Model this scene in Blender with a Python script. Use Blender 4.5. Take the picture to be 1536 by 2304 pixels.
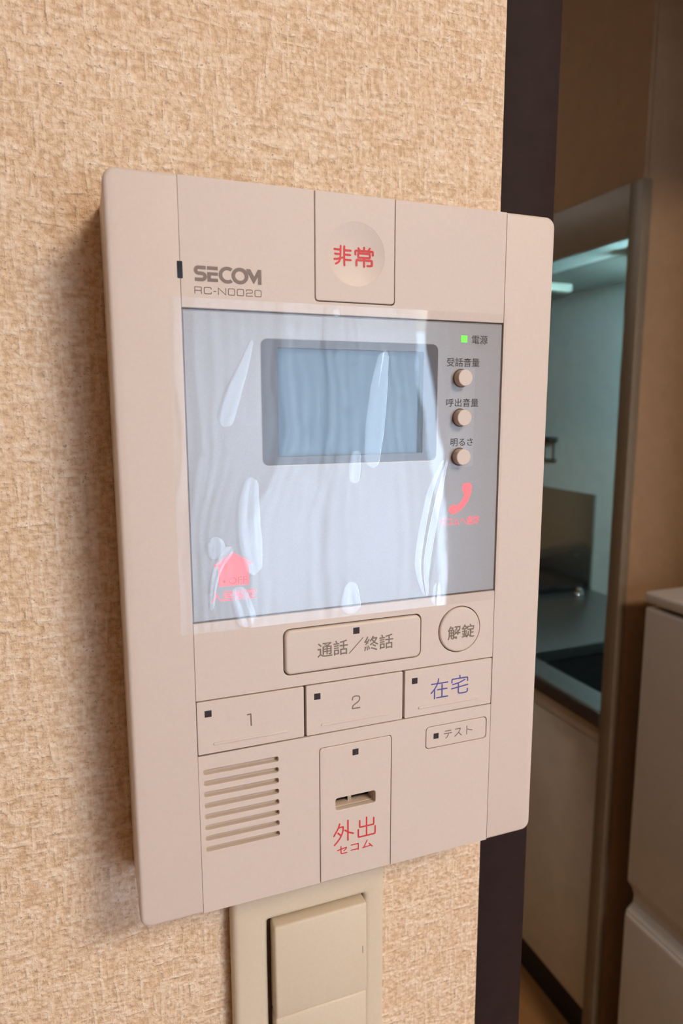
import bpy, bmesh, math, random
from mathutils import Vector, Matrix

scene = bpy.context.scene
for o in list(bpy.data.objects):
    bpy.data.objects.remove(o)
C = scene.collection
HC = 1.43            # camera height above the floor (m)
CAM_Y = -0.264       # camera stands 26 cm in front of the wall plane (Y = 0)

# ------------------------------------------------------------------ camera
yaw, pit, rol = 0.363529, 0.152691, -0.00186
fwd = Vector((math.sin(yaw) * math.cos(pit), math.cos(yaw) * math.cos(pit), -math.sin(pit)))
r0 = Vector((math.cos(yaw), -math.sin(yaw), 0)); u0 = r0.cross(fwd)
rr = math.cos(rol) * r0 + math.sin(rol) * u0
uu = -math.sin(rol) * r0 + math.cos(rol) * u0
cam = bpy.data.cameras.new('camera'); cam_o = bpy.data.objects.new('camera', cam); C.objects.link(cam_o)
M = Matrix((rr, uu, -fwd)).transposed().to_4x4(); M.translation = Vector((0, CAM_Y, HC))
cam_o.matrix_world = M
cam.sensor_fit = 'VERTICAL'; cam.sensor_height = 36.0; cam.sensor_width = 24.0
cam.lens = 1525.375 / 2304 * 36.0
cam.clip_start = 0.01
cam.dof.use_dof = True; cam.dof.focus_distance = 0.262; cam.dof.aperture_fstop = 14
scene.camera = cam_o

# ------------------------------------------------------------------ world, window light, exposure
world = bpy.data.worlds.new('overcast_sky'); scene.world = world; world.use_nodes = True
bg = world.node_tree.nodes['Background']
bg.inputs['Color'].default_value = (0.70, 0.91, 1.17, 1); bg.inputs['Strength'].default_value = 12.0
WX0, WX1, WZ0, WZ1, WY = 0.42, 2.02, 0.06, 2.02, -3.2      # window opening in the wall behind the camera
pl = bpy.data.lights.new('window_portal', 'AREA'); pl.shape = 'RECTANGLE'
pl.size = WX1 - WX0; pl.size_y = WZ1 - WZ0; pl.cycles.is_portal = True
po = bpy.data.objects.new('window_portal', pl); C.objects.link(po)
po.location = ((WX0 + WX1) / 2, WY - 0.06, (WZ0 + WZ1) / 2); po.rotation_euler = (math.radians(90), 0, 0)
vs = scene.view_settings
vs.view_transform = 'Standard'; vs.look = 'None'; vs.gamma = 1; vs.use_curve_mapping = False
vs.exposure = 0.08
scene.cycles.max_bounces = 5; scene.cycles.diffuse_bounces = 4; scene.cycles.glossy_bounces = 3
scene.cycles.transmission_bounces = 4; scene.cycles.transparent_max_bounces = 12
scene.cycles.adaptive_threshold = 0.025; scene.cycles.use_light_tree = False
LAMP_STRENGTH = 34.0         # warm ceiling lamp
SINK_LAMP_STRENGTH = 400.0
KITCHEN_FILL_STRENGTH = 13.0  # unseen kitchen lamp, added to lift the dim fronts     # cool fluorescent under the kitchen cupboard

# ------------------------------------------------------------------ materials
def new_mat(name):
    m = bpy.data.materials.new(name); m.use_nodes = True
    nt = m.node_tree
    return m, nt, nt.nodes['Principled BSDF'], nt.nodes['Material Output']

def pmat(name, col, rough=0.5, metal=0.0, spec=0.5, emit=None, es=0.0, noise=0.0, nscale=400, bump=0.0, bscale=1500, coat=0.0):
    m, nt, b, out = new_mat(name)
    b.inputs['Base Color'].default_value = (*col, 1)
    b.inputs['Roughness'].default_value = rough
    b.inputs['Metallic'].default_value = metal
    b.inputs['Specular IOR Level'].default_value = spec
    if coat:
        b.inputs['Coat Weight'].default_value = coat; b.inputs['Coat Roughness'].default_value = 0.03
    if emit:
        b.inputs['Emission Color'].default_value = (*emit, 1); b.inputs['Emission Strength'].default_value = es
    if noise or bump:
        tc = nt.nodes.new('ShaderNodeTexCoord')
        if noise:
            n = nt.nodes.new('ShaderNodeTexNoise'); n.inputs['Scale'].default_value = nscale; n.inputs['Detail'].default_value = 3
            nt.links.new(tc.outputs['Object'], n.inputs['Vector'])
            r = nt.nodes.new('ShaderNodeValToRGB')
            r.color_ramp.elements[0].position = 0.3; r.color_ramp.elements[1].position = 0.7
            r.color_ramp.elements[0].color = (*[c * (1 - noise) for c in col], 1)
            r.color_ramp.elements[1].color = (*[min(1, c * (1 + noise)) for c in col], 1)
            nt.links.new(n.outputs['Fac'], r.inputs['Fac']); nt.links.new(r.outputs['Color'], b.inputs['Base Color'])
        if bump:
            n2 = nt.nodes.new('ShaderNodeTexNoise'); n2.inputs['Scale'].default_value = bscale; n2.inputs['Detail'].default_value = 2
            nt.links.new(tc.outputs['Object'], n2.inputs['Vector'])
            bp = nt.nodes.new('ShaderNodeBump'); bp.inputs['Strength'].default_value = bump; bp.inputs['Distance'].default_value = 0.0003
            nt.links.new(n2.outputs['Fac'], bp.inputs['Height']); nt.links.new(bp.outputs['Normal'], b.inputs['Normal'])
    return m

def wallpaper_mat():
    """woven-look wallpaper: short pale threads running both ways over a tan ground, with dark flecks"""
    m, nt, b, out = new_mat('woven_wallpaper')
    N, L = nt.nodes.new, nt.links.new
    tc = N('ShaderNodeTexCoord')
    def aniso(sx, sz, seed, detail=3, rough=0.6, dist=0.6):
        mp = N('ShaderNodeMapping'); mp.inputs['Scale'].default_value = (sx, 60, sz); mp.inputs['Location'].default_value = (seed, seed * 2.3, seed * .7)
        L(tc.outputs['Object'], mp.inputs['Vector'])
        n = N('ShaderNodeTexNoise'); n.inputs['Scale'].default_value = 1; n.inputs['Detail'].default_value = detail
        n.inputs['Roughness'].default_value = rough; n.inputs['Distortion'].default_value = dist
        L(mp.outputs['Vector'], n.inputs['Vector']); return n.outputs['Fac']
    def math_(op, a, bb, clamp=False):
        q = N('ShaderNodeMath'); q.operation = op; q.use_clamp = clamp
        for i, v in enumerate((a, bb)):
            if isinstance(v, (int, float)): q.inputs[i].default_value = v
            else: L(v, q.inputs[i])
        return q.outputs[0]
    def mr(v, a, bb):
        q = N('ShaderNodeMapRange'); q.inputs['From Min'].default_value = a; q.inputs['From Max'].default_value = bb; L(v, q.inputs['Value']); return q.outputs[0]
    hor = aniso(330, 700, 1.0, 3, .65, 0); ver = aniso(700, 350, 5.0, 3, .65, 0)
    hor2 = aniso(75, 520, 11.0, 0, .5, 0); ver2 = aniso(520, 75, 17.0, 0, .5, 0)
    h1 = mr(hor, .30, .70); v1 = mr(ver, .30, .70)
    weave = math_('MULTIPLY', math_('ADD', h1, v1), .5)
    long_ = math_('MAXIMUM', mr(hor2, .55, .72), mr(ver2, .55, .72))
    def cells(sx, sz, seed):
        mp = N('ShaderNodeMapping'); mp.inputs['Scale'].default_value = (sx, 50, sz); mp.inputs['Location'].default_value = (seed, seed, seed)
        L(tc.outputs['Object'], mp.inputs['Vector'])
        v = N('ShaderNodeTexVoronoi'); v.inputs['Scale'].default_value = 1; L(mp.outputs['Vector'], v.inputs['Vector'])
        return v
    va = cells(420, 480, 3.0)
    gran = mr(va.outputs['Distance'], .75, .15)
    sp = N('ShaderNodeSeparateColor'); L(va.outputs['Color'], sp.inputs['Color'])
    weave = math_('ADD', math_('MULTIPLY', weave, .55), math_('ADD', math_('MULTIPLY', gran, .30), math_('MULTIPLY', sp.outputs['Red'], .14)))
    hgt = math_('ADD', math_('MULTIPLY', weave, .95), math_('ADD', math_('MULTIPLY', long_, .22), .03), True)
    r = N('ShaderNodeValToRGB'); cr = r.color_ramp
    cr.elements[0].position = .26; cr.elements[0].color = (.60, .42, .265, 1)
    cr.elements[1].position = .90; cr.elements[1].color = (.87, .735, .59, 1)
    e = cr.elements.new(.48); e.color = (.74, .555, .385, 1)
    e = cr.elements.new(.68); e.color = (.80, .64, .48, 1)
    L(hgt, r.inputs['Fac'])
    fl = mr(aniso(820, 900, 41.0, 1, .5, 0), 0.24, .33)
    mix = N('ShaderNodeMix'); mix.data_type = 'RGBA'; mix.inputs['A'].default_value = (.48, .37, .30, 1)
    L(fl, mix.inputs['Factor']); L(r.outputs['Color'], mix.inputs['B'])
    L(mix.outputs['Result'], b.inputs['Base Color'])
    b.inputs['Roughness'].default_value = .85; b.inputs['Specular IOR Level'].default_value = .2
    bp = N('ShaderNodeBump'); bp.inputs['Strength'].default_value = 1.0; bp.inputs['Distance'].default_value = .0013
    L(hgt, bp.inputs['Height']); L(bp.outputs['Normal'], b.inputs['Normal'])
    return m

def film_mat(name, mult, rough, wav):
    m, nt, b, out = new_mat(name); nt.nodes.remove(b)
    N, L = nt.nodes.new, nt.links.new
    fr = N('ShaderNodeFresnel'); fr.inputs['IOR'].default_value = 1.5
    mu = N('ShaderNodeMath'); mu.operation = 'MULTIPLY'; mu.use_clamp = True; mu.inputs[1].default_value = mult
    tr = N('ShaderNodeBsdfTransparent'); gl = N('ShaderNodeBsdfGlossy'); gl.inputs['Roughness'].default_value = rough
    tr.inputs['Color'].default_value = (1, 1, 1, 1)
    geo = N('ShaderNodeNewGeometry'); io = N('ShaderNodeMapRange')      # a thin sheet reflects alike from both sides
    io.inputs['To Min'].default_value = 1.5; io.inputs['To Max'].default_value = 1 / 1.5
    L(geo.outputs['Backfacing'], io.inputs['Value']); L(io.outputs[0], fr.inputs['IOR'])
    mx = N('ShaderNodeMixShader')
    L(fr.outputs[0], mu.inputs[0]); L(mu.outputs[0], mx.inputs[0]); L(tr.outputs[0], mx.inputs[1]); L(gl.outputs[0], mx.inputs[2])
    L(mx.outputs[0], out.inputs['Surface'])
    if wav:
        tc = N('ShaderNodeTexCoord'); n = N('ShaderNodeTexNoise'); n.inputs['Scale'].default_value = 45; n.inputs['Detail'].default_value = 1
        L(tc.outputs['Object'], n.inputs['Vector'])
        bp = N('ShaderNodeBump'); bp.inputs['Strength'].default_value = wav; bp.inputs['Distance'].default_value = .0002
        L(n.outputs['Fac'], bp.inputs['Height']); L(bp.outputs['Normal'], gl.inputs['Normal'])
    return m

def sheer_mat(k=.86, name='white_sheer_cloth'):
    m, nt, b, out = new_mat(name); nt.nodes.remove(b)
    N, L = nt.nodes.new, nt.links.new
    tr = N('ShaderNodeBsdfTransparent'); tl = N('ShaderNodeBsdfTranslucent'); df = N('ShaderNodeBsdfDiffuse')
    tl.inputs['Color'].default_value = (k, k * 1.01, k * 1.03, 1); df.inputs['Color'].default_value = (.85, .86, .88, 1)
    a = N('ShaderNodeMixShader'); a.inputs[0].default_value = .3
    L(tl.outputs[0], a.inputs[1]); L(df.outputs[0], a.inputs[2])
    s = N('ShaderNodeMixShader'); s.inputs[0].default_value = .90 if k > .82 else .97
    L(tr.outputs[0], s.inputs[1]); L(a.outputs[0], s.inputs[2]); L(s.outputs[0], out.inputs['Surface'])
    return m

def wood_mat(name, a, bcol, rough=.35):
    m, nt, b, out = new_mat(name)
    N, L = nt.nodes.new, nt.links.new
    tc = N('ShaderNodeTexCoord'); mp = N('ShaderNodeMapping'); mp.inputs['Scale'].default_value = (40, 3, 40)
    n = N('ShaderNodeTexNoise'); n.inputs['Scale'].default_value = 1.5; n.inputs['Detail'].default_value = 5
    r = N('ShaderNodeValToRGB'); r.color_ramp.elements[0].color = (*a, 1); r.color_ramp.elements[1].color = (*bcol, 1)
    L(tc.outputs['Object'], mp.inputs['Vector']); L(mp.outputs['Vector'], n.inputs['Vector']); L(n.outputs['Fac'], r.inputs['Fac']); L(r.outputs['Color'], b.inputs['Base Color'])
    b.inputs['Roughness'].default_value = rough
    return m

MT = dict(
    paper=wallpaper_mat(),
    room_wall=pmat('plain_cream_wallpaper', (.54, .39, .26), .85, noise=.06, nscale=60),
    ceiling=pmat('off_white_ceiling', (.64, .54, .42), .9, noise=.04, nscale=80),
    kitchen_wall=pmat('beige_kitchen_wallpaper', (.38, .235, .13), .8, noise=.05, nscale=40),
    kitchen_board=pmat('pale_kitchen_board', (.62, .67, .66), .25, noise=.03, nscale=20),
    floor=wood_mat('orange_wood_floor', (.30, .14, .05), (.48, .25, .10)),
    dark_trim=pmat('dark_brown_veneer', (.022, .0125, .0115), .65, spec=.12, noise=.12, nscale=120),
    ivory=pmat('ivory_plastic', (.635, .555, .50), .42, spec=.35, noise=.015, nscale=900, bump=.0),
    ivory_in=pmat('ivory_plastic_inner', (.62, .51, .42), .5, spec=.3, noise=.02, nscale=700),
    gap=pmat('dark_seam_plastic', (.13, .085, .07), .7, noise=.1, nscale=500),
    silver=pmat('silver_printed_panel', (.36, .365, .38), .24, metal=.07, spec=.4, noise=.05, nscale=2600),
    bezel=pmat('smoked_bezel', (.065, .05, .052), .3, noise=.03, nscale=600),
    lcd=pmat('grey_blue_lcd', (.05, .115, .19), .3, noise=.03, nscale=900),
    screen_wall=pmat('black_screen_recess', (.02, .018, .018), .5, noise=.1, nscale=300),
    ind=pmat('dark_indicator_lens', (.035, .027, .03), .5, spec=.2, noise=.15, nscale=900),
    sensor=pmat('black_sensor_window', (.008, .007, .012), .15, noise=.1, nscale=400),
    grey_ink=pmat('warm_grey_ink', (.20, .155, .13), .6, noise=.04, nscale=800),
    logo_ink=pmat('logo_grey_ink', (.215, .165, .145), .6, noise=.04, nscale=800),
    dark_ink=pmat('dark_grey_ink', (.04, .035, .034), .6, noise=.04, nscale=800),
    red_ink=pmat('red_ink', (.62, .035, .04), .55, noise=.05, nscale=800),
    blue_ink=pmat('blue_ink', (.085, .08, .33), .55, noise=.05, nscale=800),
    green_led=pmat('green_led', (.1, .6, .05), .4, emit=(.14, .92, .05), es=.9, noise=.03, nscale=900),
    red_glow=pmat('red_backlit_symbol', (.5, .1, .1), .4, emit=(1.0, .15, .19), es=.8, noise=.03, nscale=900),
    red_glow_dim=pmat('red_backlit_cutout', (.4, .12, .12), .4, emit=(.6, .10, .12), es=.4, noise=.03, nscale=900),
    switch_pl=pmat('ivory_switch_plastic', (.64, .56, .44), .45, spec=.35, noise=.02, nscale=700),
    film=film_mat('clear_protective_film', 1.3, .02, .35),
    bubble=film_mat('raised_film_bubble', 1.6, .03, .0),
    sheer=sheer_mat(),
    thick_cloth=sheer_mat(.80, 'thick_white_cloth'),
    drape=pmat('beige_drape_cloth', (.42, .33, .25), .9, noise=.08, nscale=30),
    alu=pmat('window_aluminium', (.5, .5, .5), .4, metal=.8, noise=.04, nscale=40),
    fridge=pmat('warm_white_fridge_enamel', (.66, .63, .60), .35, noise=.02, nscale=60),
    fridge_gap=pmat('dark_fridge_gasket', (.05, .04, .035), .6, noise=.1, nscale=60),
    cab=pmat('beige_cabinet_laminate', (.58, .53, .46), .4, noise=.05, nscale=25),
    casing=pmat('beige_door_casing', (.215, .165, .11), .45, noise=.04, nscale=40),
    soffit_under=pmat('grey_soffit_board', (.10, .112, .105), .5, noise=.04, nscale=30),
    casing_lit=pmat('lit_casing_strip', (.22, .25, .25), .4, noise=.03, nscale=40),  # lit strip under the opening, put into a paler colour
    kick=pmat('black_plinth', (.012, .010, .012), .5, noise=.1, nscale=30),
    steel=pmat('brushed_steel', (.30, .31, .31), .3, metal=.9, noise=.06, nscale=90),
    steel_shaded=pmat('shaded_sink_steel', (.10, .10, .11), .35, metal=.8, noise=.08, nscale=90),  # darker than the worktop: the unlit sink inside is put into the colour
    panel_steel=pmat('polished_splash_steel', (.42, .41, .37), .12, metal=.85, noise=.04, nscale=40),
    stove=pmat('black_stove_enamel', (.015, .013, .014), .25, noise=.1, nscale=60),
    worktop_edge=pmat('dark_worktop_edge', (.045, .030, .026), .4, noise=.1, nscale=40),
    chrome=pmat('chrome', (.7, .7, .7), .12, metal=1.0, noise=.02, nscale=60),
    rack=pmat('dark_wire', (.03, .03, .028), .4, noise=.1, nscale=80),
    lamp=pmat('warm_lamp_diffuser', (.8, .75, .65), .5, emit=(1.0, .83, .65), es=LAMP_STRENGTH, noise=.02, nscale=20),
    kitchen_fill=pmat('kitchen_fill_diffuser', (.8, .75, .65), .5, emit=(1.0, .94, .86), es=KITCHEN_FILL_STRENGTH, noise=.02, nscale=20),
    lamp_base=pmat('white_lamp_base', (.7, .68, .64), .5, noise=.02, nscale=20),
    tube=pmat('cool_fluorescent_tube', (.8, .85, .85), .4, emit=(.55, .95, 1.0), es=SINK_LAMP_STRENGTH, noise=.02, nscale=20),
    bar_glow=pmat('faintly_glowing_bar', (.22, .25, .23), .4, emit=(.62, .85, .72), es=.05, noise=.02, nscale=20),  # slight glow added to a bar that is no light source
)

# ------------------------------------------------------------------ helpers
def link_mesh(name, me, mat, parent=None):
    o = bpy.data.objects.new(name, me); C.objects.link(o)
    me.materials.clear(); me.materials.append(MT[mat])
    if parent is not None:
        o.parent = parent; o.matrix_parent_inverse = parent.matrix_world.inverted()
    return o

def thing(name, label, cat, loc, group=None):
    o = bpy.data.objects.new(name, None); C.objects.link(o)
    o.empty_display_size = .02; o.location = loc
    o.matrix_world = Matrix.Translation(Vector(loc))
    o['label'] = label; o['category'] = cat
    if group: o['group'] = group
    return o

def tag(o, label, cat):
    o['label'] = label; o['category'] = cat; return o

def struct(o):
    o['kind'] = 'structure'; return o

def box(name, x0, x1, y0, y1, z0, z1, mat, parent=None, bev=0.0, seg=2):
    bm = bmesh.new(); bmesh.ops.create_cube(bm, size=1)
    bmesh.ops.transform(bm, matrix=Matrix.Translation(((x0 + x1) / 2, (y0 + y1) / 2, (z0 + z1) / 2)) @ Matrix.Diagonal((x1 - x0, y1 - y0, z1 - z0, 1)), verts=bm.verts)
    if bev:
        bmesh.ops.bevel(bm, geom=bm.edges[:], offset=bev, segments=seg, affect='EDGES', profile=.5, clamp_overlap=True)
    me = bpy.data.meshes.new(name); bm.to_mesh(me); bm.free()
    if bev: smooth(me)
    return link_mesh(name, me, mat, parent)

def smooth(me, ang=40):
    me.shade_smooth()
    me.set_sharp_from_angle(angle=math.radians(ang))

def curve_mesh(outer, holes, thick, bev, bres=3):
    """filled outline (metres, in the local XY plane) with holes, extruded along local Z, with rounded rims"""
    cu = bpy.data.curves.new('tmp', 'CURVE'); cu.dimensions = '2D'; cu.fill_mode = 'BOTH'
    for poly in [outer] + list(holes):
        s = cu.splines.new('POLY'); s.points.add(len(poly) - 1)
        for p, (x, y) in zip(s.points, poly): p.co = (x, y, 0, 1)
        s.use_cyclic_u = True
    if thick:
        cu.extrude = thick / 2 - bev; cu.bevel_depth = bev; cu.bevel_resolution = bres; cu.offset = -bev
    o = bpy.data.objects.new('tmp', cu); C.objects.link(o)
    dg = bpy.context.evaluated_depsgraph_get(); dg.update()
    me = bpy.data.meshes.new_from_object(o.evaluated_get(dg))
    bpy.data.objects.remove(o); bpy.data.curves.remove(cu)
    bm = bmesh.new(); bm.from_mesh(me); bmesh.ops.remove_doubles(bm, verts=bm.verts, dist=1e-6)
    bmesh.ops.recalc_face_normals(bm, faces=bm.faces); bm.to_mesh(me); bm.free()
    return me

# the intercom's own coordinates: u to the right, v down, in millimetres, from the top left of its face
PX0, PZT, PY = 0.0435 * 0.228, HC + 0.317 * 0.228, -0.036
PW, PH = 165.6, 256.8
def PT(u, v, out=0.0):                       # out: millimetres proud of the face plane
    return Vector((PX0 + u / 1000, PY - out / 1000, PZT - v / 1000))

def rrect(u0, v0, u1, v1, r=0.0, n=6):
    if not isinstance(r, (list, tuple)) and r <= 0: return [(u0, v0), (u1, v0), (u1, v1), (u0, v1)]
    rs = r if isinstance(r, (list, tuple)) else [r] * 4     # tl, tr, br, bl
    pts = []
    for (cx, cy, a0), q in zip(((u0, v0, 180), (u1, v0, 270), (u1, v1, 0), (u0, v1, 90)), rs):
        if q <= 0: pts.append((cx, cy)); continue
        ox = cx + q if cx == u0 else cx - q; oy = cy + q if cy == v0 else cy - q
        for k in range(n + 1):
            a = math.radians(a0 + 90 * k / n); pts.append((ox + q * math.cos(a), oy + q * math.sin(a)))
    return pts
def circ(u, v, r, n=48):
    return [(u + r * math.cos(2 * math.pi * k / n), v + r * math.sin(2 * math.pi * k / n)) for k in range(n)]

def plate(name, outer, mat, parent, front=0.0, thick=2.0, bev=0.25, holes=(), bres=2):
    mm = lambda poly: [(u / 1000, -v / 1000) for u, v in poly]
    me = curve_mesh(mm(outer), [mm(h) for h in holes], thick / 1000, bev / 1000, bres)
    yc = PY - (front - thick / 2) / 1000
    for v in me.vertices:
        x, y, z = v.co; v.co = (PX0 + x, yc - z, PZT + y)
    return link_mesh(name, me, mat, parent)      # faceted rims: keeps the large flat faces free of shading creases

# --- printed lettering -------------------------------------------------
def ribbon_into(bm, pts, w, depth, lift):
    """one pen stroke with round ends and mitred bends; pts in mm (u, v); depth(u, v) gives mm proud of the face"""
    P = [pts[0]]
    for a, b in zip(pts, pts[1:]):               # subdivide long runs so the print can follow a curved face
        L = math.hypot(b[0] - a[0], b[1] - a[1])
        if L < 1e-6: continue
        k = max(1, int(L / 1.2))
        P += [(a[0] + (b[0] - a[0]) * q / k, a[1] + (b[1] - a[1]) * q / k) for q in range(1, k + 1)]
    def V(u, v): return bm.verts.new(PT(u, v, depth(u, v) + lift))
    closed = math.hypot(P[0][0] - P[-1][0], P[0][1] - P[-1][1]) < 1e-6
    D = [((b[0] - a[0]), (b[1] - a[1])) for a, b in zip(P, P[1:])]
    D = [(x / math.hypot(x, y), y / math.hypot(x, y)) for x, y in D]
    rows = []
    for i, (x, y) in enumerate(P):
        d0 = D[i - 1] if i > 0 else (D[-1] if closed else D[0]); d1 = D[i] if i < len(D) else (D[0] if closed else D[-1])
        n0, n1 = (-d0[1], d0[0]), (-d1[1], d1[0]); mx, my = n0[0] + n1[0], n0[1] + n1[1]; L2 = mx * mx + my * my
        k = min(2.0 / max(L2, .3), 2.0) if L2 > 1e-6 else 1
        rows.append((V(x + mx * k * w / 2, y + my * k * w / 2), V(x - mx * k * w / 2, y - my * k * w / 2)))
    for a, b in zip(rows, rows[1:]): bm.faces.new([a[0], b[0], b[1], a[1]])
    if not closed:
        for (x, y), (dx, dy), (va, vb) in ((P[0], (-D[0][0], -D[0][1]), rows[0]), (P[-1], D[-1], rows[-1])):
            a0 = math.atan2(dy, dx)
            arc = [V(x + w / 2 * math.cos(a0 + t), y + w / 2 * math.sin(a0 + t)) for t in (-1.2, -.8, -.4, 0, .4, .8, 1.2)]
            # the end corner that lies at -90 degrees from the stroke direction comes first
            pa = va.co; pm = PT(x + math.cos(a0 - math.pi / 2), y + math.sin(a0 - math.pi / 2), 0)
            first, last = (va, vb) if (va.co - pm).length < (vb.co - pm).length else (vb, va)
            bm.faces.new([first] + arc + [last])

def strokes(name, glyphs, w, mat, parent, depth=lambda u, v: .05):
    """glyphs: list of (stroke list on a 0..100 grid, u0, v0, u1, v1)"""
    bm = bmesh.new()
    for g, u0_, v0_, u1_, v1_ in glyphs:
        a, b, c, d = u0_ + w / 2, v0_ + w / 2, u1_ - w / 2, v1_ - w / 2
        for q, st in enumerate(g):
            ribbon_into(bm, [(a + (c - a) * x / 100, b + (d - b) * y / 100) for x, y in st], w, depth, .012 * q)
    me = bpy.data.meshes.new(name); bm.to_mesh(me); bm.free()
    bm = bmesh.new(); bm.from_mesh(me)
    for f in bm.faces:
        if f.normal.y > 0: f.normal_flip()
    bm.to_mesh(me); bm.free()
    return link_mesh(name, me, mat, parent)

def textm(name, s, u0_, v0_, u1_, v1_, mat, parent, out=.05, bold=0.0):
    cu = bpy.data.curves.new('tmp', 'FONT'); cu.body = s; cu.size = 1; cu.offset = bold; cu.resolution_u = 4
    o = bpy.data.objects.new('tmp', cu); C.objects.link(o)
    dg = bpy.context.evaluated_depsgraph_get(); dg.update()
    me = bpy.data.meshes.new_from_object(o.evaluated_get(dg))
    bpy.data.objects.remove(o); bpy.data.curves.remove(cu)
    xs = [v.co.x for v in me.vertices]; ys = [v.co.y for v in me.vertices]
    ax, bx_, ay, by = min(xs), max(xs), min(ys), max(ys)
    for v in me.vertices:
        v.co = PT(u0_ + (v.co.x - ax) / (bx_ - ax) * (u1_ - u0_), v1_ - (v.co.y - ay) / (by - ay) * (v1_ - v0_), out)
    me.name = name
    return link_mesh(name, me, mat, parent)

def chaikin(pts, it=2):
    for _ in range(it):
        q = [pts[0]]
        for (a, b), (c, d) in zip(pts, pts[1:]):
            q += [(a * .75 + c * .25, b * .75 + d * .25), (a * .25 + c * .75, b * .25 + d * .75)]
        pts = q + [pts[-1]]
    return pts
ck = chaikin
G = {
 'hi': [ck([(40, 0), (39, 50), (36, 72), (28, 86), (10, 96)]), [(3, 20), (38, 20)], [(7, 43), (38, 43)], [(2, 72), (20, 70), (50, 60)],
        [(61, 1), (61, 100)], [(61, 20), (98, 20)], [(61, 43), (95, 43)], [(61, 70), (98, 70)]],
 'jo': [[(50, 0), (50, 18)], [(19, 5), (28, 17)], [(81, 3), (72, 17)], ck([(2, 38), (2, 20), (6, 18), (94, 18), (98, 20), (98, 38)]),
        ck([(50, 31), (22, 31), (18, 31), (18, 53), (22, 53), (78, 53), (82, 53), (82, 31), (78, 31), (50, 31)], 1), [(50, 53), (50, 100)],
        ck([(8, 95), (8, 67), (12, 67), (88, 67), (93, 68), (93, 90), (91, 95), (68, 95)])],
 'gai': [ck([(31, 8), (26, 25), (3, 58)]), ck([(27, 24), (47, 24), (49, 26), (47, 48), (32, 76), (6, 100)]), [(23, 48), (38, 62)],
         [(72, 0), (72, 90)], [(58, 42), (78, 56), (98, 64)]],
 'shutsu': [[(49, 0), (49, 94)], ck([(10, 10), (10, 44), (14, 45), (86, 45), (90, 44), (90, 10)]), ck([(2, 56), (2, 94), (6, 96), (94, 96), (98, 94), (98, 56)])],
 'se': [ck([(3, 44), (88, 27), (93, 30), (88, 44), (68, 64)]), ck([(36, 4), (36, 84), (42, 95), (95, 95)])],
 'ko': [ck([(8, 12), (86, 12), (90, 14), (90, 100)]), [(5, 88), (90, 88)]],
 'mu': [[(45, 4), (12, 86)], [(2, 88), (86, 80)], [(66, 52), (98, 98)]],
 'zai': [[(3, 24), (98, 24)], ck([(44, 0), (38, 26), (22, 50), (2, 70)]), [(21, 52), (21, 100)], [(38, 56), (94, 56)], [(65, 32), (65, 96)], [(34, 97), (99, 97)]],
 'taku': [[(50, 0), (50, 14)], ck([(3, 34), (3, 16), (7, 15), (93, 15), (97, 16), (97, 34)]), ck([(80, 26), (50, 38), (8, 44)]), [(2, 66), (98, 56)],
          ck([(42, 40), (42, 90), (46, 97), (88, 97), (97, 92), (97, 78)])],
 'te': [[(12, 12), (88, 12)], [(2, 42), (98, 42)], ck([(55, 42), (52, 70), (24, 97)])],
 'su': [ck([(12, 10), (78, 10), (82, 12), (70, 42), (45, 70), (8, 96)]), [(58, 58), (97, 96)]],
 'to': [[(28, 2), (28, 98)], [(28, 36), (90, 60)]],
 '1': [[(0, 4), (70, 2), (76, 6), (82, 100)]],
 '2': [ck([(5, 26), (8, 2), (50, -4), (98, 4), (94, 40), (50, 58), (8, 76), (5, 97)]), [(5, 98), (98, 98)]],
 'R': [[(2, 100), (2, 1)], ck([(2, 1), (82, 1), (96, 5), (96, 44), (82, 54), (2, 54)], 2), ck([(66, 55), (90, 57), (93, 72), (94, 100)], 2)],
 'C': [ck([(97, 26), (97, 6), (85, 1), (15, 1), (2, 8), (2, 92), (15, 99), (85, 99), (97, 94), (97, 76)], 2)],
 '-': [[(0, 56), (100, 56)]],
 'N': [[(2, 100), (2, 0), (98, 100), (98, 0)]],
 '0': [ck([(50, 1), (12, 1), (2, 10), (2, 90), (12, 99), (88, 99), (98, 90), (98, 10), (88, 1), (50, 1)], 2)],
 '2w': [ck([(3, 28), (3, 8), (15, 1), (85, 1), (97, 8), (97, 44), (85, 50), (16, 54), (3, 62), (3, 98)], 2), [(3, 99), (99, 99)]],
}

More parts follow.
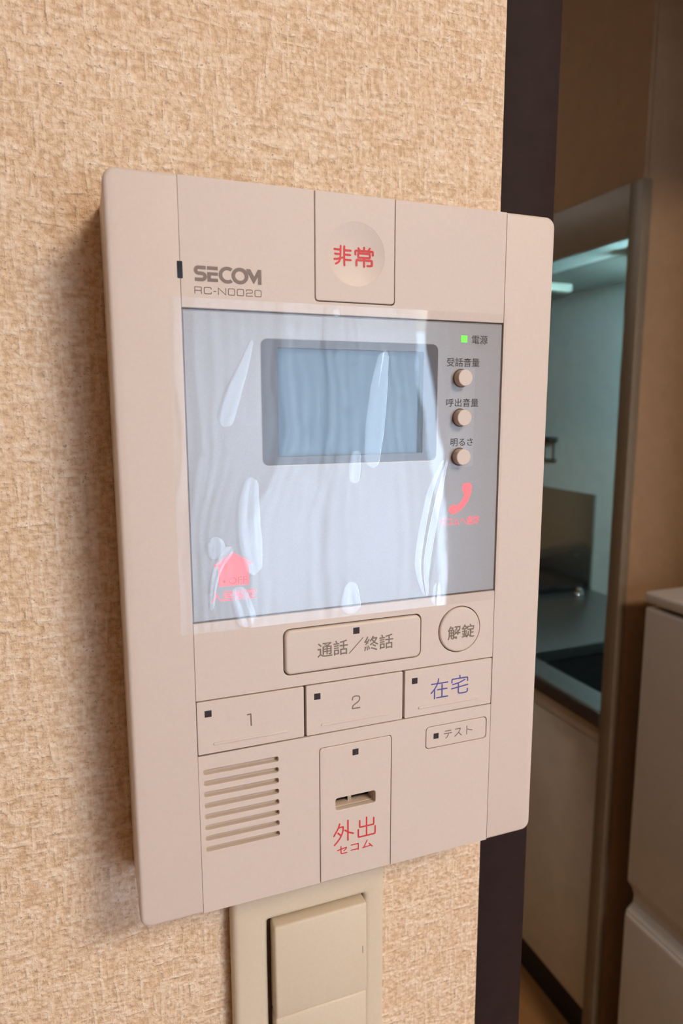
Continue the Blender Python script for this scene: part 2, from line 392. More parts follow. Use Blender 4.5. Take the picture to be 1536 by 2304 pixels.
def logo(parent):
    """the heavy five-letter maker's mark: drawn on a 1170 x 280 grid, then laid on the header"""
    bm = bmesh.new()
    U0, V0, sx, sy = 26.5, 27.15, 22.1 / 1170, 4.85 / 275
    lift = [.05]
    def V(x, y): return bm.verts.new(PT(U0 + x * sx, V0 + y * sy, lift[0]))
    def quad(*p): bm.faces.new([V(*q) for q in p])
    def band(cx, cy, ro, ri, a0, a1, n=40):
        for k in range(n):
            a, b = math.radians(a0 + (a1 - a0) * k / n), math.radians(a0 + (a1 - a0) * (k + 1) / n)
            quad((cx + ro * math.cos(a), cy + ro * math.sin(a)), (cx + ro * math.cos(b), cy + ro * math.sin(b)),
                 (cx + ri * math.cos(b), cy + ri * math.sin(b)), (cx + ri * math.cos(a), cy + ri * math.sin(a)))
    # S: three bars and two half rings
    quad((80, 0), (200, 0), (200, 62), (80, 62)); band(80, 83, 83, 21, 90, 270, 20)
    quad((80, 104), (132, 104), (132, 166), (80, 166)); band(132, 187 + 2, 85, 23, -90, 90, 20)
    quad((10, 212), (132, 212), (132, 274), (10, 274))
    # E: a free upper bar over a C-shaped lower half
    quad((222, 2), (405, 2), (405, 64), (222, 64)); quad((222, 106), (405, 106), (405, 162), (222, 162))
    quad((222, 162), (285, 162), (285, 214), (222, 214)); quad((222, 214), (405, 214), (405, 274), (222, 274))
    # C tucked behind the O, then the O
    band(570, 138, 150, 88, 52, 308, 40); lift[0] = .065; band(790, 138, 148, 84, 0, 360, 56)
    # M: a leaning stroke and an upright
    quad((895, 4), (972, 4), (1042, 132), (1033, 268)); quad((1033, 268), (1042, 132), (1108, 4), (1108, 132))
    quad((1108, 4), (1170, 4), (1170, 274), (1108, 274))
    for f in bm.faces:
        f.normal_update()
        if f.normal.y > 0: f.normal_flip()
    me = bpy.data.meshes.new('maker_lettering'); bm.to_mesh(me); bm.free()
    return link_mesh('maker_lettering', me, 'logo_ink', parent)

# ================================================================== STRUCTURE
def wall_slab(name, x0, x1, y0, y1, z0, z1, mat, bev=0.0):
    return struct(box(name, x0, x1, y0, y1, z0, z1, mat, None, bev))
RX0, RX1, RY0 = -2.2, 2.3, WY          # living room
EDGE, TRIM = 0.1752, 0.2034            # wall end and door-frame edge beside the intercom
CEIL = 2.43
struct(box('floor', RX0 - .1, RX1 + .1, RY0 - .1, 2.95, -.05, 0, 'floor'))
struct(box('ceiling', RX0 - .1, RX1 + .1, RY0 - .1, 2.95, CEIL, CEIL + .05, 'ceiling'))
wall_slab('wall_front', RX0, EDGE, 0, .10, 0, CEIL, 'paper', .0025)
wall_slab('wall_front_far', 1.02, RX1, 0, .10, 0, CEIL, 'paper')
wall_slab('wall_lintel', EDGE, 1.02, 0, .10, 2.03, CEIL, 'paper')
struct(box('trim_1', EDGE - .0005, TRIM, .0015, .13, 0, 2.03, 'dark_trim', None, .0012))
struct(box('trim_2', TRIM, 1.02, .0015, .10, 2.0, 2.03, 'dark_trim', None, .0012))
wall_slab('wall_left', RX0 - .1, RX0, RY0, 0, 0, CEIL, 'room_wall')
wall_slab('wall_right', RX1, RX1 + .1, RY0, .1, 0, CEIL, 'room_wall')
# wall behind the camera, with the window opening
bm = bmesh.new()
def addbox(bm, x0, x1, y0, y1, z0, z1):
    r = bmesh.ops.create_cube(bm, size=1)
    bmesh.ops.transform(bm, matrix=Matrix.Translation(((x0 + x1) / 2, (y0 + y1) / 2, (z0 + z1) / 2)) @ Matrix.Diagonal((x1 - x0, y1 - y0, z1 - z0, 1)), verts=r['verts'])
addbox(bm, RX0, WX0, RY0 - .12, RY0, 0, CEIL); addbox(bm, WX1, RX1, RY0 - .12, RY0, 0, CEIL)
addbox(bm, WX0, WX1, RY0 - .12, RY0, 0, WZ0); addbox(bm, WX0, WX1, RY0 - .12, RY0, WZ1, CEIL)
me = bpy.data.meshes.new('wall_rear'); bm.to_mesh(me); bm.free(); struct(link_mesh('wall_rear', me, 'room_wall'))
bm = bmesh.new(); t = .035
addbox(bm, WX0, WX0 + t, WY - .08, WY - .03, WZ0, WZ1); addbox(bm, WX1 - t, WX1, WY - .08, WY - .03, WZ0, WZ1)
addbox(bm, WX0, WX1, WY - .08, WY - .03, WZ0, WZ0 + t); addbox(bm, WX0, WX1, WY - .08, WY - .03, WZ1 - t, WZ1)
cx = (WX0 + WX1) / 2; addbox(bm, cx - t / 2, cx + t / 2, WY - .08, WY - .03, WZ0, WZ1)
me = bpy.data.meshes.new('window_1'); bm.to_mesh(me); bm.free(); struct(link_mesh('window_1', me, 'alu'))
struct(box('wall_added_overhang', -1.5, 3.5, WY - 2.6, WY - .12, 2.14, 2.3, 'ceiling'))  # unseen overhang added to dim the upper part of the curtain
# kitchen shell
wall_slab('wall_kitchen_right', 1.55, 1.65, .1, 2.85, 0, CEIL, 'kitchen_board')
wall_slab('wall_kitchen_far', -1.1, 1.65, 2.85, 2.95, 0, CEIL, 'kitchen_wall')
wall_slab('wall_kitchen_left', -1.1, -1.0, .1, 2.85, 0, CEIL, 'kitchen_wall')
# lowered box over the sink, a cased opening in front of it and a thin partition beside the fridge
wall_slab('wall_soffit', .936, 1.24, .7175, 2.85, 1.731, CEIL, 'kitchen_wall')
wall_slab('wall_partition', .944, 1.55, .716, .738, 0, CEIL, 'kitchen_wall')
struct(box('trim_3', .930, .950, .710, .741, 0, 1.822, 'casing', None, .002))
struct(box('trim_4', .930, .937, .741, 2.85, 1.7305, 1.822, 'casing', None, .0015))
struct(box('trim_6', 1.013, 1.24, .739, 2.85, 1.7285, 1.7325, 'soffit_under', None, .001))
struct(box('trim_5', .931, 1.013, .739, 2.85, 1.7275, 1.7325, 'casing_lit', None, .001))  # paler board standing in for the lit front of the underside

# ================================================================== INTERCOM
ic = thing('intercom_panel', 'large ivory wall intercom with small monitor, silver glass face and rows of buttons', 'intercom', PT(PW / 2, PH, -36))
# housing behind the face plates
plate('housing', rrect(.15, .15, PW - .15, PH - .15, 4), 'ivory', ic, front=-8.2, thick=27.8, bev=.8)
plate('seam_backing', rrect(14, 2.5, PW - 14, PH - 2.5, 2), 'gap', ic, front=-1.6, thick=6.8, bev=.2,
      holes=[rrect(23.2, 198.5, 54, 234.5, 1), rrect(49.5, 51, 114, 91, 1), rrect(72.5, 221, 93, 229, 1)])
plate('grille_backing', rrect(23, 198, 55, 235, 1), 'ivory_in', ic, front=-2.1, thick=2.0, bev=.1)
# side strips
def side_strip(u_in, u_out):
    rs = [4, 0, 0, 4] if u_out < u_in else [0, 4, 4, 0]
    poly = rrect(min(u_in, u_out), 0, max(u_in, u_out), PH, rs)
    bm = bmesh.new(); fr_ = [bm.verts.new(PT(u, v, 0)) for u, v in poly]; bk = [bm.verts.new(PT(u, v, -9)) for u, v in poly]; n = len(poly)
    bm.faces.new(fr_); bm.faces.new(bk)
    for i in range(n): bm.faces.new([fr_[i], fr_[(i + 1) % n], bk[(i + 1) % n], bk[i]])
    bmesh.ops.recalc_face_normals(bm, faces=bm.faces)
    inner = PX0 + u_in / 1000; S = set(fr_)
    ed = [e for e in bm.edges if e.verts[0] in S and e.verts[1] in S and not all(abs(v.co.x - inner) < 1e-6 for v in e.verts)]
    bmesh.ops.bevel(bm, geom=ed, offset=.0015, segments=4, affect='EDGES', profile=.5)
    me = bpy.data.meshes.new('side_strip'); bm.to_mesh(me); bm.free(); smooth(me, 30)
    return link_mesh('side_strip', me, 'ivory', ic)
side_strip(22.08, 0); side_strip(143.52, PW)
# header with a notch for the emergency button
hd = plate('header_plate', [(22.2, .2), (67.2, .2)] + [(67.2, 35)] + [(67.5, 35.9), (68.4, 36.2), (96.2, 36.2), (97.1, 35.9), (97.4, 35)] + [(97.4, .2), (143.4, .2), (143.4, 40.35), (22.2, 40.35)],
           'ivory', ic, front=-.05, thick=3.0, bev=.2)
logo(hd)
rc_gl = []; xs = 26.4; widths = [(2.55, 'R'), (2.65, 'C'), (1.0, '-'), (2.8, 'N'), (2.5, '0'), (2.5, '0'), (2.5, '2w'), (2.5, '0')]
gap_ = (22.2 - sum(w for w, _ in widths)) / (len(widths) - 1)
for w_, g_ in widths:
    rc_gl.append((G[g_], xs, 33.65, xs + w_, 35.95)); xs += w_ + gap_
strokes('model_lettering', rc_gl, .27, 'logo_ink', hd, lambda u, v: .02)
plate('sensor_window', rrect(21.2, 26.2, 22.95, 31.5, .25), 'sensor', ic, front=.12, thick=2.0, bev=.1)
# emergency button with a round finger dimple
DU, DV, DR, DD = 82.5, 19.7, 10.5, 1.15
em = plate('emergency_button', rrect(67.45, .15, 97.1, 35.85, [.3, .3, 1.2, 1.2]), 'ivory', ic, front=.05, thick=3.0, bev=.3, holes=[circ(DU, DV, DR)])
def bowl(u, v):
    r = math.hypot(u - DU, v - DV) / DR
    return -DD * (1 - r * r) if r < 1 else .05
bm = bmesh.new(); rings = []
for i in range(15):
    r = DR * (1 - i / 15) + (.25 if i == 0 else 0)
    rings.append([bm.verts.new(PT(u, v, (.05 - .02 if i == 0 else bowl(u, v)))) for u, v in circ(DU, DV, r, 64)])
cv = bm.verts.new(PT(DU, DV, -DD))
for a, b in zip(rings, rings[1:]):
    for k in range(64): bm.faces.new([a[k], a[(k + 1) % 64], b[(k + 1) % 64], b[k]])
for k in range(64): bm.faces.new([rings[-1][k], rings[-1][(k + 1) % 64], cv])
for f in bm.faces:
    f.normal_update()
    if f.normal.y > 0: f.normal_flip()
me = bpy.data.meshes.new('finger_dimple'); bm.to_mesh(me); bm.free(); me.shade_smooth(); link_mesh('finger_dimple', me, 'ivory', em)
strokes('emergency_lettering', [(G['hi'], 74.0, 16.85, 81.3, 23.85), (G['jo'], 82.1, 16.75, 89.5, 23.85)], .70, 'red_ink', em, lambda u, v: bowl(u, v) + .07)

# glass face with monitor
gp = plate('glass_panel', rrect(22.2, 40.75, 143.3, 145.6, .4), 'silver', ic, front=-.55, thick=1.8, bev=.45, holes=[rrect(48.2, 49.4, 115.3, 92.0, 2.0)])
bz = plate('screen_bezel', rrect(47.6, 48.8, 115.9, 92.6, 2.2), 'bezel', gp, front=-.75, thick=1.2, bev=.1, holes=[rrect(53.8, 52.0, 109.7, 89.2, .4)])
plate('screen_frame', rrect(50, 51, 113.5, 90.2, .4), 'screen_wall', gp, front=-1.9, thick=2.5, bev=.1, holes=[rrect(53.2, 51.8, 109.2, 89.4, .3)])
plate('screen', rrect(52.5, 51.2, 110, 90.0, .3), 'lcd', gp, front=-3.2, thick=1.0, bev=.1)
plate('power_light', rrect(125.2, 45.55, 127.85, 48.05, .1), 'green_led', gp, front=-.45, thick=.6, bev=.03)
gd = -.5
textm('power_lettering', '電源', 129.9, 45.3, 136.8, 48.5, 'dark_ink', gp, gd, .006)
textm('volume_lettering', '受話音量', 119.3, 53.8, 133.5, 57.05, 'dark_ink', gp, gd, .006)
textm('chime_lettering', '呼出音量', 119.4, 68.9, 133.5, 72.05, 'dark_ink', gp, gd, .006)
textm('brightness_lettering', '明るさ', 121.7, 84.0, 131.5, 87.05, 'dark_ink', gp, gd, .006)
for vv in (61.3, 76.15, 91.05):
    b_ = plate('round_button', circ(125.6, vv, 3.05, 40), 'ivory', ic, front=2.9, thick=5.0, bev=.35, bres=3)
    plate('button_collar', circ(125.6, vv, 3.5, 40), 'gap', b_, front=-.42, thick=1.0, bev=.05)
# backlit symbols behind the glass
def poly_part(name, poly, mat, parent, out):
    me = bpy.data.meshes.new(name)
    bm = bmesh.new(); f = bm.faces.new([bm.verts.new(PT(u, v, out)) for u, v in poly]); f.normal_update()
    if f.normal.y > 0: f.normal_flip()
    bmesh.ops.triangulate(bm, faces=bm.faces); bm.to_mesh(me); bm.free()
    return link_mesh(name, me, mat, parent)
house = poly_part('house_symbol', [(36.7, 121.7), (43.6, 126.0), (43.2, 126.8), (42.2, 126.3), (42.2, 133.6), (31.5, 133.6), (31.5, 126.3), (30.5, 126.8), (30.0, 126.0)], 'red_glow', gp, gd)
textm('off_lettering', 'OFF', 35.0, 130.6, 41.5, 133.0, 'red_glow_dim', house, gd + .04)
poly_part('off_dot', circ(33.4, 131.9, .55, 16), 'red_glow_dim', house, gd + .04)
textm('residence_lettering', '入居設定', 28.6, 135.2, 44.9, 139.0, 'red_glow', gp, gd, .012)
ph = [(127.6, 101.6), (130.6, 101.3), (131.6, 102.4), (131.4, 105.2), (130.2, 108.4), (128.0, 111.2), (125.2, 113.0), (122.6, 113.4), (121.3, 111.6), (122.0, 110.2),
      (123.8, 109.6), (125.4, 110.0), (127.2, 108.3), (128.4, 106.0), (127.6, 104.6), (127.2, 103.0)]
poly_part('telephone_symbol', ph, 'red_glow', gp, gd)
textm('contact_lettering', 'セコムへ連絡', 117.8, 114.4, 135.5, 118.0, 'red_glow', gp, gd, .012)

# middle plate with talk and unlock buttons
mp_ = plate('middle_plate', rrect(22.2, 145.95, 143.4, 174.1, .2), 'ivory', ic, front=-.05, thick=3.0, bev=.2,
            holes=[rrect(54.1, 151.7, 110.2, 169.5, 2.6), circ(127.4, 160.3, 9.6)])
tk = plate('talk_button', rrect(54.55, 152.15, 109.75, 169.05, 2.4), 'ivory', ic, front=.75, thick=3.6, bev=1.0, bres=4)
plate('indicator', rrect(81.15, 153.9, 83.7, 156.4, .1), 'ind', tk, front=.82, thick=.6, bev=.03)
textm('talk_lettering', '通話／終話', 66.9, 158.0, 97.7, 163.9, 'grey_ink', tk, .82, .008)
ul = plate('unlock_button', circ(127.4, 160.3, 9.25, 56), 'ivory', ic, front=.55, thick=3.4, bev=.8, bres=4)
textm('unlock_lettering', '解錠', 121.7, 158.3, 134.0, 164.1, 'grey_ink', ul, .62, .012)
# row of three keys
row = [(22.3, 61.75, 25.0, 27.8, 55.6), (62.65, 102.45, 65.75, 68.4, 96.2), (103.35, 143.2, 106.4, 109.4, 137.4)]
for k, (a, b, iu, ra, rb) in enumerate(row):
    kb = plate('key_button', rrect(a, 174.55, b, 194.3, .5), 'ivory', ic, front=.0, thick=3.0, bev=.25)
    plate('indicator', rrect(iu, 177.95, iu + 2.5, 180.4, .1), 'ind', kb, front=.05, thick=.6, bev=.03)
    plate('ridge', rrect(ra, 190.3, rb, 191.3, .5), 'ivory', kb, front=.28, thick=.8, bev=.2)
    if k == 0: strokes('number_lettering', [(G['1'], 40.1, 181.4, 42.2, 186.4)], .55, 'grey_ink', kb, lambda u, v: .05)
    if k == 1: strokes('number_lettering', [(G['2'], 80.7, 181.3, 84.5, 186.7)], .5, 'grey_ink', kb, lambda u, v: .05)
    if k == 2: strokes('at_home_lettering', [(G['zai'], 114.7, 179.6, 123.0, 188.3), (G['taku'], 124.0, 179.6, 132.3, 188.0)], .55, 'blue_ink', kb, lambda u, v: .05)
# lower plate: speaker slots, test button, key slot plate
slots = [rrect(23.9, 200.2 + 4.3 * k, 51.6, 202.2 + 4.3 * k, .7, 4) for k in range(8)]
plate('lower_plate', [(22.2, 194.75), (143.4, 194.75), (143.4, PH - .2), (97.95, PH - .2), (97.95, 201.5), (97.5, 200.4), (96.6, 200.15), (68.8, 200.15), (67.95, 200.4), (67.6, 201.5), (67.6, PH - .2), (22.2, PH - .2)],
      'ivory', ic, front=-.05, thick=2.0, bev=.15, holes=slots + [rrect(113.0, 199.8, 141.6, 209.4, 1.6)])
ts = plate('test_button', rrect(113.3, 200.1, 141.3, 209.1, 1.4), 'ivory', ic, front=-.05, thick=2.6, bev=.25)
plate('indicator', rrect(116.6, 203.1, 118.95, 205.4, .1), 'ind', ts, front=.0, thick=.5, bev=.03)
strokes('test_lettering', [(G['te'], 121.3, 202.3, 125.2, 206.3), (G['su'], 126.0, 202.3, 129.9, 206.3), (G['to'], 130.8, 202.2, 135.2, 206.3)], .42, 'grey_ink', ts, lambda u, v: .0)
kp = plate('key_slot_plate', rrect(67.85, 200.4, 97.7, PH - .15, [1.2, 1.2, .2, .2]), 'ivory', ic, front=.0, thick=3.4, bev=.3, holes=[rrect(74.2, 222.3, 91.0, 227.4, 1.0)])
plate('indicator', rrect(81.2, 203.1, 83.7, 205.6, .1), 'ind', kp, front=.05, thick=.6, bev=.03)
plate('slot_bottom', rrect(73, 221.2, 92.4, 228.6, 1), 'sensor', kp, front=-6.5, thick=1.0, bev=.1)
plate('slot_tunnel', rrect(73, 221.2, 92.4, 228.6, 1), 'ivory_in', kp, front=-2.6, thick=4.0, bev=.1, holes=[rrect(74.4, 222.5, 90.8, 227.2, .8)])
plate('slot_tongue', rrect(81.0, 222.0, 82.6, 227.5, .2), 'chrome', kp, front=-4.8, thick=1.8, bev=.1)
strokes('leave_home_lettering', [(G['gai'], 72.8, 232.2, 82.0, 242.2), (G['shutsu'], 83.2, 232.7, 91.4, 241.5)], .66, 'red_ink', kp, lambda u, v: .05)
strokes('leave_home_kana', [(G['se'], 74.6, 242.7, 79.2, 246.6), (G['ko'], 80.2, 242.9, 84.3, 246.3), (G['mu'], 85.3, 242.6, 90.1, 246.5)], .48, 'red_ink', kp, lambda u, v: .05)

# peel-off film left on the glass, with trapped air under it
fm = plate('protective_film', rrect(17.9, 37.2, 144.6, 149.4, .6), 'film', ic, front=.18, thick=0, holes=[rrect(120.6, 57.4, 131.4, 95.0, 1.2)])
fm['label'] = 'clear peel-off film with trapped bubbles'
def bubble(spine, widths, H):
    sp = chaikin(spine, 2); n = 40; m = 26
    d = [0]
    for a, b in zip(sp, sp[1:]): d.append(d[-1] + math.hypot(b[0] - a[0], b[1] - a[1]))
    def at(s):
        L = s * d[-1]
        for i in range(len(sp) - 1):
            if L <= d[i + 1] or i == len(sp) - 2:
                t_ = (L - d[i]) / max(1e-9, d[i + 1] - d[i]); a, b = sp[i], sp[i + 1]
                return a[0] + (b[0] - a[0]) * t_, a[1] + (b[1] - a[1]) * t_
    def wd(s):
        q = s * (len(widths) - 1); i = min(int(q), len(widths) - 2); w = widths[i] + (widths[i + 1] - widths[i]) * (q - i)
        e = min(1, s * d[-1] / max(.3, widths[0] + .4), (1 - s) * d[-1] / max(.3, widths[-1] + .4))
        return w * math.sqrt(max(0, 1 - (1 - e) ** 2)) + .02
    bm = bmesh.new(); rows = []
    for i in range(n + 1):
        s = i / n; p = at(s); q = at(min(1, s + .01)); o_ = at(max(0, s - .01)); L = math.hypot(q[0] - o_[0], q[1] - o_[1]) or 1
        nx, ny = -(q[1] - o_[1]) / L, (q[0] - o_[0]) / L; w = wd(s); r = []
        for j in range(m + 1):
            t_ = -1 + 2 * j / m
            h = H * (1 - t_ ** 4) * (1 - .45 * math.exp(-(t_ / .38) ** 2)) * min(1, w / max(widths))
            r.append(bm.verts.new(PT(p[0] + nx * w * t_, p[1] + ny * w * t_, .2 + h)))
        rows.append(r)
    for a, b in zip(rows, rows[1:]):
        for j in range(m): bm.faces.new([a[j], a[j + 1], b[j + 1], b[j]])
    for f in bm.faces:
        f.normal_update()
        if f.normal.y > 0: f.normal_flip()
    me = bpy.data.meshes.new('air_bubble'); bm.to_mesh(me); bm.free(); me.shade_smooth()
    return link_mesh('air_bubble', me, 'bubble', fm)
for sp, w, H in [
    ([(45.0, 49.8), (41.5, 59.4), (37.5, 68.2), (34.5, 78.6)], [.5, 1.9, 3.0, 3.0], .22),
    ([(93.8, 51.6), (92.4, 61.6), (90.7, 77.5), (88.9, 94.2)], [2.2, 4.0, 4.4, 3.2], .30),
    ([(82.9, 87.6), (82.2, 93.5), (81.9, 99.5)], [2.0, 2.6, 2.2], .16),
    ([(119.8, 91.6), (116.2, 103.1), (112.6, 120.2), (110.6, 134.0), (112.2, 145.2)], [1.6, 4.4, 4.6, 4.4, 1.4], .30),
    ([(43.8, 95.8), (41.8, 107.5), (42.4, 118.5), (44.0, 130.4)], [2.4, 4.4, 4.6, 3.0], .30),
    ([(30.6, 115.8), (30.2, 123.6)], [3.6, 3.6], .2),
    ([(80.7, 136.2), (80.7, 149.2)], [2.4, 5.4], .3),
    ([(37.4, 134.0), (39.4, 142.2), (41.6, 149.3)], [3.2, 3.8, 4.0], .26),
    ([(117.2, 139.8), (116.8, 149.3)], [1.6, 3.0], .2),
    ([(36.0, 119.6), (31.0, 126.3), (29.2, 133.2), (28.6, 141.6)], [2.0, 1.7, 1.3, .9], .14),
    ([(75.1, 37.6), (75.1, 41.2)], [1.5, 1.4], .12),
    ([(97.5, 37.6), (97.4, 39.4)], [.9, .8], .1)]:
    bubble(sp, w, H * .5)

# ================================================================== LIGHT SWITCH below the intercom
SX0, SX1, SZ0, SZ1 = .0476, .1182, HC - .323, HC - .203
sw = thing('light_switch', 'ivory wall light switch with two wide rockers below the intercom', 'light switch', ((SX0 + SX1) / 2, 0, SZ0))
def xz_plate(name, x0, x1, z0, z1, y_front, thick, r, bev, mat, parent, holes=(), bres=3):
    me = curve_mesh(rrect(x0, z0, x1, z1, r), [rrect(*h) for h in holes], thick, bev, bres)
    for v in me.vertices:
        x, y, z = v.co; v.co = (x, y_front + thick / 2 - z, y)
    smooth(me, 35); return link_mesh(name, me, mat, parent)
hx0, hx1, hz1, hz0 = .0634, .1076, HC - .2188, HC - .3072
xz_plate('switch_plate', SX0, SX1, SZ0, SZ1, -.0085, .0085, .004, .0028, 'switch_pl', sw, holes=[(hx0 - .0004, hz0 - .0004, hx1 + .0004, hz1 + .0004, .0008)], bres=4)
xz_plate('switch_well', hx0 - .002, hx1 + .002, hz0 - .002, hz1 + .002, -.0045, .004, .001, .0002, 'gap', sw)
zm = (hz0 + hz1) / 2
for a, b in ((zm + .0002, hz1), (hz0, zm - .0002)):
    # each rocker is tilted: its lower edge stands further out
    bm = bmesh.new(); bmesh.ops.create_cube(bm, size=1)
    bmesh.ops.transform(bm, matrix=Matrix.Translation(((hx0 + hx1) / 2 + .0006, -.0085, (a + b) / 2)) @ Matrix.Diagonal((hx1 - hx0 - .0012, .007, b - a, 1)), verts=bm.verts)
    for v in bm.verts:
        if v.co.y < -.0085: v.co.y -= .0006 + .0008 * (b - v.co.z) / (b - a)
    bmesh.ops.bevel(bm, geom=bm.edges[:], offset=.0012, segments=3, affect='EDGES', profile=.5)
    me = bpy.data.meshes.new('rocker'); bm.to_mesh(me); bm.free(); smooth(me)
    ro = link_mesh('rocker', me, 'switch_pl', sw)
    if a > zm: box('position_mark', .1052, .1055, -.01305, -.0125, HC - .2432, HC - .2395, 'grey_ink', ro)

# ================================================================== KITCHEN
# refrigerator
fr = thing('refrigerator', 'small warm white two-door refrigerator standing beyond the doorway', 'refrigerator', (1.21, .39, 0))
FX, FY0, FY1 = .930, .136, .646
box('body', FX + .052, 1.50, FY0, FY1, 0, 1.085, 'fridge', fr, .006)
box('top_cover', FX - .002, 1.50, FY0 - .002, FY1 + .001, 1.083, 1.104, 'fridge', fr, .006, 3)
box('door_gasket', FX + .03, FX + .056, FY0 + .006, FY1 - .006, .05, 1.085, 'fridge_gap', fr)
d1 = box('refrigerator_door', FX, FX + .048, FY0, FY1, .528, 1.075, 'fridge', fr, .006, 3)
d2 = box('freezer_door', FX, FX + .048, FY0, FY1, .05, .464, 'fridge', fr, .006, 3)
me = bpy.data.meshes.new('grip_recess')   # scooped grip between the doors
bm = bmesh.new()
pr = [(FX + .004, .530), (FX + .016, .512), (FX + .022, .495), (FX + .020, .480), (FX + .006, .468), (FX + .004, .462), (FX + .04, .462), (FX + .04, .530)]
for yy in (FY0 + .001, FY1 - .001): pass
A = [bm.verts.new((x, FY0 + .001, z)) for x, z in pr]; B = [bm.verts.new((x, FY1 - .001, z)) for x, z in pr]
for i in range(len(pr)): bm.faces.new([A[i], A[(i + 1) % len(pr)], B[(i + 1) % len(pr)], B[i]])
bm.faces.new(A); bm.faces.new(B); bmesh.ops.recalc_face_normals(bm, faces=bm.faces); bm.to_mesh(me); bm.free(); smooth(me, 30)
link_mesh('grip_recess', me, 'fridge', fr)

# sink run: base cabinet, worktop with sink, splash panel, stove
bc = thing('base_cabinet', 'beige kitchen base cabinet on a black plinth under the steel worktop', 'cabinet', (1.25, 1.35, 0))
box('body', .965, 1.548, .743, 1.97, .14, .62, 'cab', bc)
box('plinth', .990, 1.50, .743, 1.97, 0, .14, 'kick', bc)
box('fascia', .945, .966, .744, 1.97, .757, .796, 'cab', bc, .0015)
for y0_, y1_ in ((.745, 1.352), (1.356, 1.968)):
    dr_ = box('cabinet_door', .945, .966, y0_, y1_, .138, .754, 'cab', bc, .0015)
wt = thing('kitchen_worktop', 'stainless steel kitchen worktop with a deep sink beside the partition', 'worktop', (1.24, 1.35, .797))
me = curve_mesh([(.934, .742), (1.549, .742), (1.549, 1.97), (.934, 1.97)], [rrect(.998, .79, 1.43, 1.066, .03)], .03, .003)
for v in me.vertices: v.co.z += .832 - .015
smooth(me, 35); link_mesh('steel_top', me, 'steel', wt)
box('front_edge', .928, .936, .742, 1.97, .797, .829, 'worktop_edge', wt, .002)
bm = bmesh.new()
for args in ((.992, .998, .784, 1.072, .64, .80), (1.43, 1.436, .784, 1.072, .64, .80), (.992, 1.436, .784, .79, .64, .80), (.992, 1.436, 1.066, 1.072, .64, .80), (.992, 1.436, .784, 1.072, .634, .64)): addbox(bm, *args)
me = bpy.data.meshes.new('sink_basin'); bm.to_mesh(me); bm.free(); link_mesh('sink_basin', me, 'steel_shaded', wt)
spl = box('splash_panel', 1.540, 1.549, 1.481, 1.97, .833, 1.149, 'panel_steel', None, .002)
tag(spl, 'polished grey splash panel standing on the worktop against the kitchen wall', 'splash panel')
st = thing('gas_stove', 'low black gas stove on the far end of the worktop', 'stove', (1.27, 1.65, .833))
box('body', 1.04, 1.535, 1.49, 1.816, .832, .856, 'stove', st, .004)
for q in (1.575, 1.73):
    bm = bmesh.new(); bmesh.ops.create_cone(bm, cap_ends=True, segments=24, radius1=.05, radius2=.042, depth=.016, matrix=Matrix.Translation((1.29, q, .862)))
    me = bpy.data.meshes.new('burner'); bm.to_mesh(me); bm.free(); link_mesh('burner', me, 'stove', st)
# chrome fitting made up to give a small bright spot at the worktop's back
bm = bmesh.new()
bmesh.ops.create_cone(bm, cap_ends=True, segments=20, radius1=.016, radius2=.014, depth=.014, matrix=Matrix.Translation((1.46, 1.436, .839)))
bmesh.ops.create_uvsphere(bm, u_segments=16, v_segments=10, radius=.011, matrix=Matrix.Translation((1.46, 1.436, .850)))
me = bpy.data.meshes.new('glint_fitting'); bm.to_mesh(me); bm.free(); me.shade_smooth()
tag(link_mesh('glint_fitting', me, 'chrome'), 'small made-up chrome fitting giving a glint on the worktop', 'fitting')
# lamp over the sink, fixed under the lowered box
sl = thing('sink_lamp', 'cool fluorescent lamp under the lowered box beside the partition', 'lamp', (1.09, .765, 1.70))
box('lamp_base', .99, 1.22, .742, .800, 1.705, 1.7315, 'lamp_base', sl, .002)
bm = bmesh.new(); bmesh.ops.create_cone(bm, cap_ends=True, segments=16, radius1=.008, radius2=.008, depth=.21, matrix=Matrix.Translation((1.10, .760, 1.697)) @ Matrix.Rotation(math.pi / 2, 4, 'Y'))
me = bpy.data.meshes.new('tube'); bm.to_mesh(me); bm.free(); me.shade_smooth(); link_mesh('tube', me, 'tube', sl)
lb = box('pale_bar', 1.015, 1.147, 1.15, 1.172, 1.709, 1.7312, 'bar_glow', None, .004)  # bar taken for a metal edge, given an added faint glow
tag(lb, 'short pale bar across the underside of the lowered box', 'lamp')
rk = thing('wall_rack', 'small dark wire rack hanging on the pale kitchen wall', 'rack', (1.53, 1.8, 1.245))
box('top_bar', 1.515, 1.549, 1.686, 1.93, 1.312, 1.326, 'rack', rk, .003)
box('bottom_bar', 1.535, 1.5495, 1.690, 1.93, 1.243, 1.249, 'rack', rk, .002)
for q in (1.700, 1.75, 1.80, 1.85, 1.90): box('wire', 1.542, 1.5455, q, q + .0035, 1.246, 1.316, 'rack', rk)

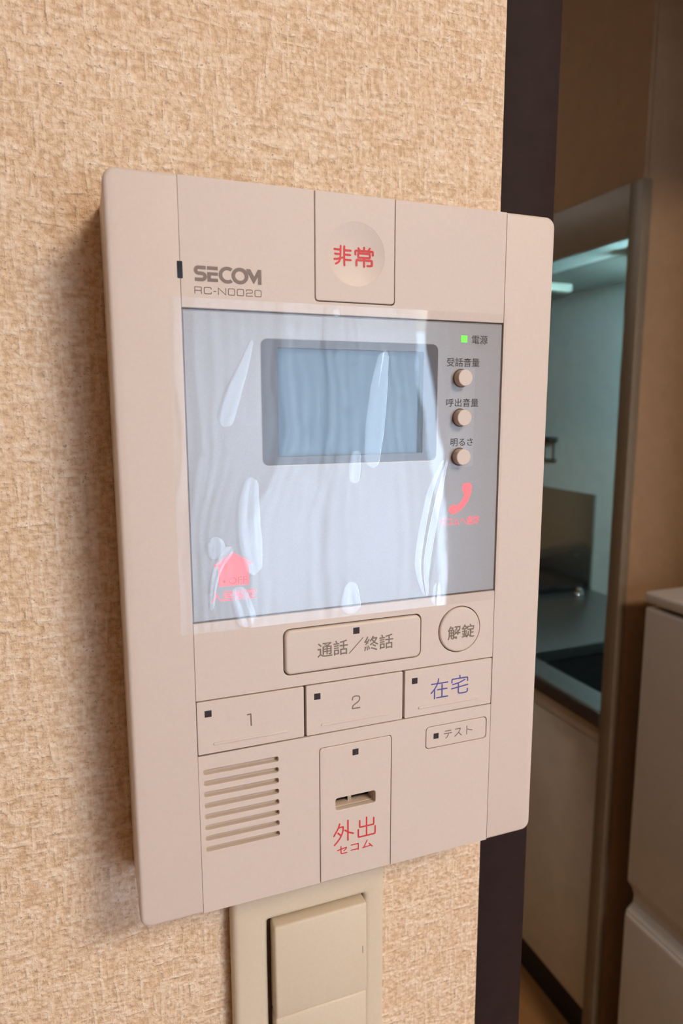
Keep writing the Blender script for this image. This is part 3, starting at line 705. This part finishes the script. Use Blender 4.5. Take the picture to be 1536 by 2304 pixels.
# ================================================================== ROOM BEHIND THE CAMERA (seen mirrored in the film)
def curtain(name, label, xl, xr, y, amp, wave, mat, z0, z1, seed):
    random.seed(seed); ph_ = [random.uniform(0, 6.28) for _ in range(4)]
    bm = bmesh.new(); nu, nv = 260, 24; g = []
    for j in range(nv + 1):
        z = z0 + (z1 - z0) * j / nv; a, b = xl(z), xr(z); r = []
        for i in range(nu + 1):
            s = i / nu; X = s * 1.75
            f = math.sin(2 * math.pi * X / wave + ph_[0] + 1.3 * math.sin(3.1 * X + ph_[1])) + .32 * math.sin(2 * math.pi * X / (wave * .43) + ph_[2])
            r.append(bm.verts.new((a + (b - a) * s, y + amp * f * (.75 + .25 * (1 - j / nv)), z)))
        g.append(r)
    for a, b in zip(g, g[1:]):
        for i in range(nu): bm.faces.new([a[i], a[i + 1], b[i + 1], b[i]])
    me = bpy.data.meshes.new(name); bm.to_mesh(me); bm.free(); me.shade_smooth()
    return tag(link_mesh(name, me, mat), label, 'curtain')
curtain('sheer_curtain', 'white sheer curtain hanging in folds across the daylit window', lambda z: .70 + .20 * max(0, min(1, (z - .85) / .4)), lambda z: 1.70 + .16 * max(0, min(1, (1.75 - z) / 1.0)), WY + .06, .02, .14, 'sheer', .04, 2.06, 3)
curtain('gathered_sheer', 'thicker white curtain gathered beside the sheer curtain', lambda z: .34, lambda z: .74 + .20 * max(0, min(1, (z - .85) / .4)), WY + .15, .022, .22, 'thick_cloth', .04, 2.06, 9)
curtain('drape', 'beige drape gathered at one side of the daylit window', lambda z: 1.72 + .16 * max(0, min(1, (1.75 - z) / 1.0)), lambda z: 2.12, WY + .13, .03, .30, 'drape', .04, 2.06, 5)
kl = thing('kitchen_fill_lamp', 'unseen round fill lamp added on the kitchen ceiling', 'lamp', (-.1, 1.5, CEIL - .06))  # added out of view to brighten the cabinet and fridge fronts
bm = bmesh.new(); bmesh.ops.create_cone(bm, cap_ends=True, segments=32, radius1=.15, radius2=.17, depth=.05, matrix=Matrix.Translation((-.1, 1.5, CEIL - .035)))
me = bpy.data.meshes.new('lamp_diffuser'); bm.to_mesh(me); bm.free(); link_mesh('lamp_diffuser', me, 'kitchen_fill', kl)
box('lamp_base', -.28, .08, 1.32, 1.68, CEIL - .011, CEIL - .0005, 'lamp_base', kl, .003)
cl = thing('ceiling_lamp', 'round warm ceiling lamp of the living room', 'lamp', (.76, -1.45, CEIL - .08))
bm = bmesh.new(); bmesh.ops.create_cone(bm, cap_ends=True, segments=40, radius1=.34, radius2=.36, depth=.02, matrix=Matrix.Translation((.76, -1.45, CEIL - .01)))
me = bpy.data.meshes.new('lamp_base'); bm.to_mesh(me); bm.free(); link_mesh('lamp_base', me, 'lamp_base', cl)
bm = bmesh.new(); bmesh.ops.create_uvsphere(bm, u_segments=40, v_segments=16, radius=.33, matrix=Matrix.Translation((.76, -1.45, CEIL - .02)) @ Matrix.Diagonal((1, 1, .22, 1)))
bmesh.ops.delete(bm, geom=[v for v in bm.verts if v.co.z > CEIL - .0195], context='VERTS')
me = bpy.data.meshes.new('lamp_diffuser'); bm.to_mesh(me); bm.free(); me.shade_smooth(); link_mesh('lamp_diffuser', me, 'lamp', cl)
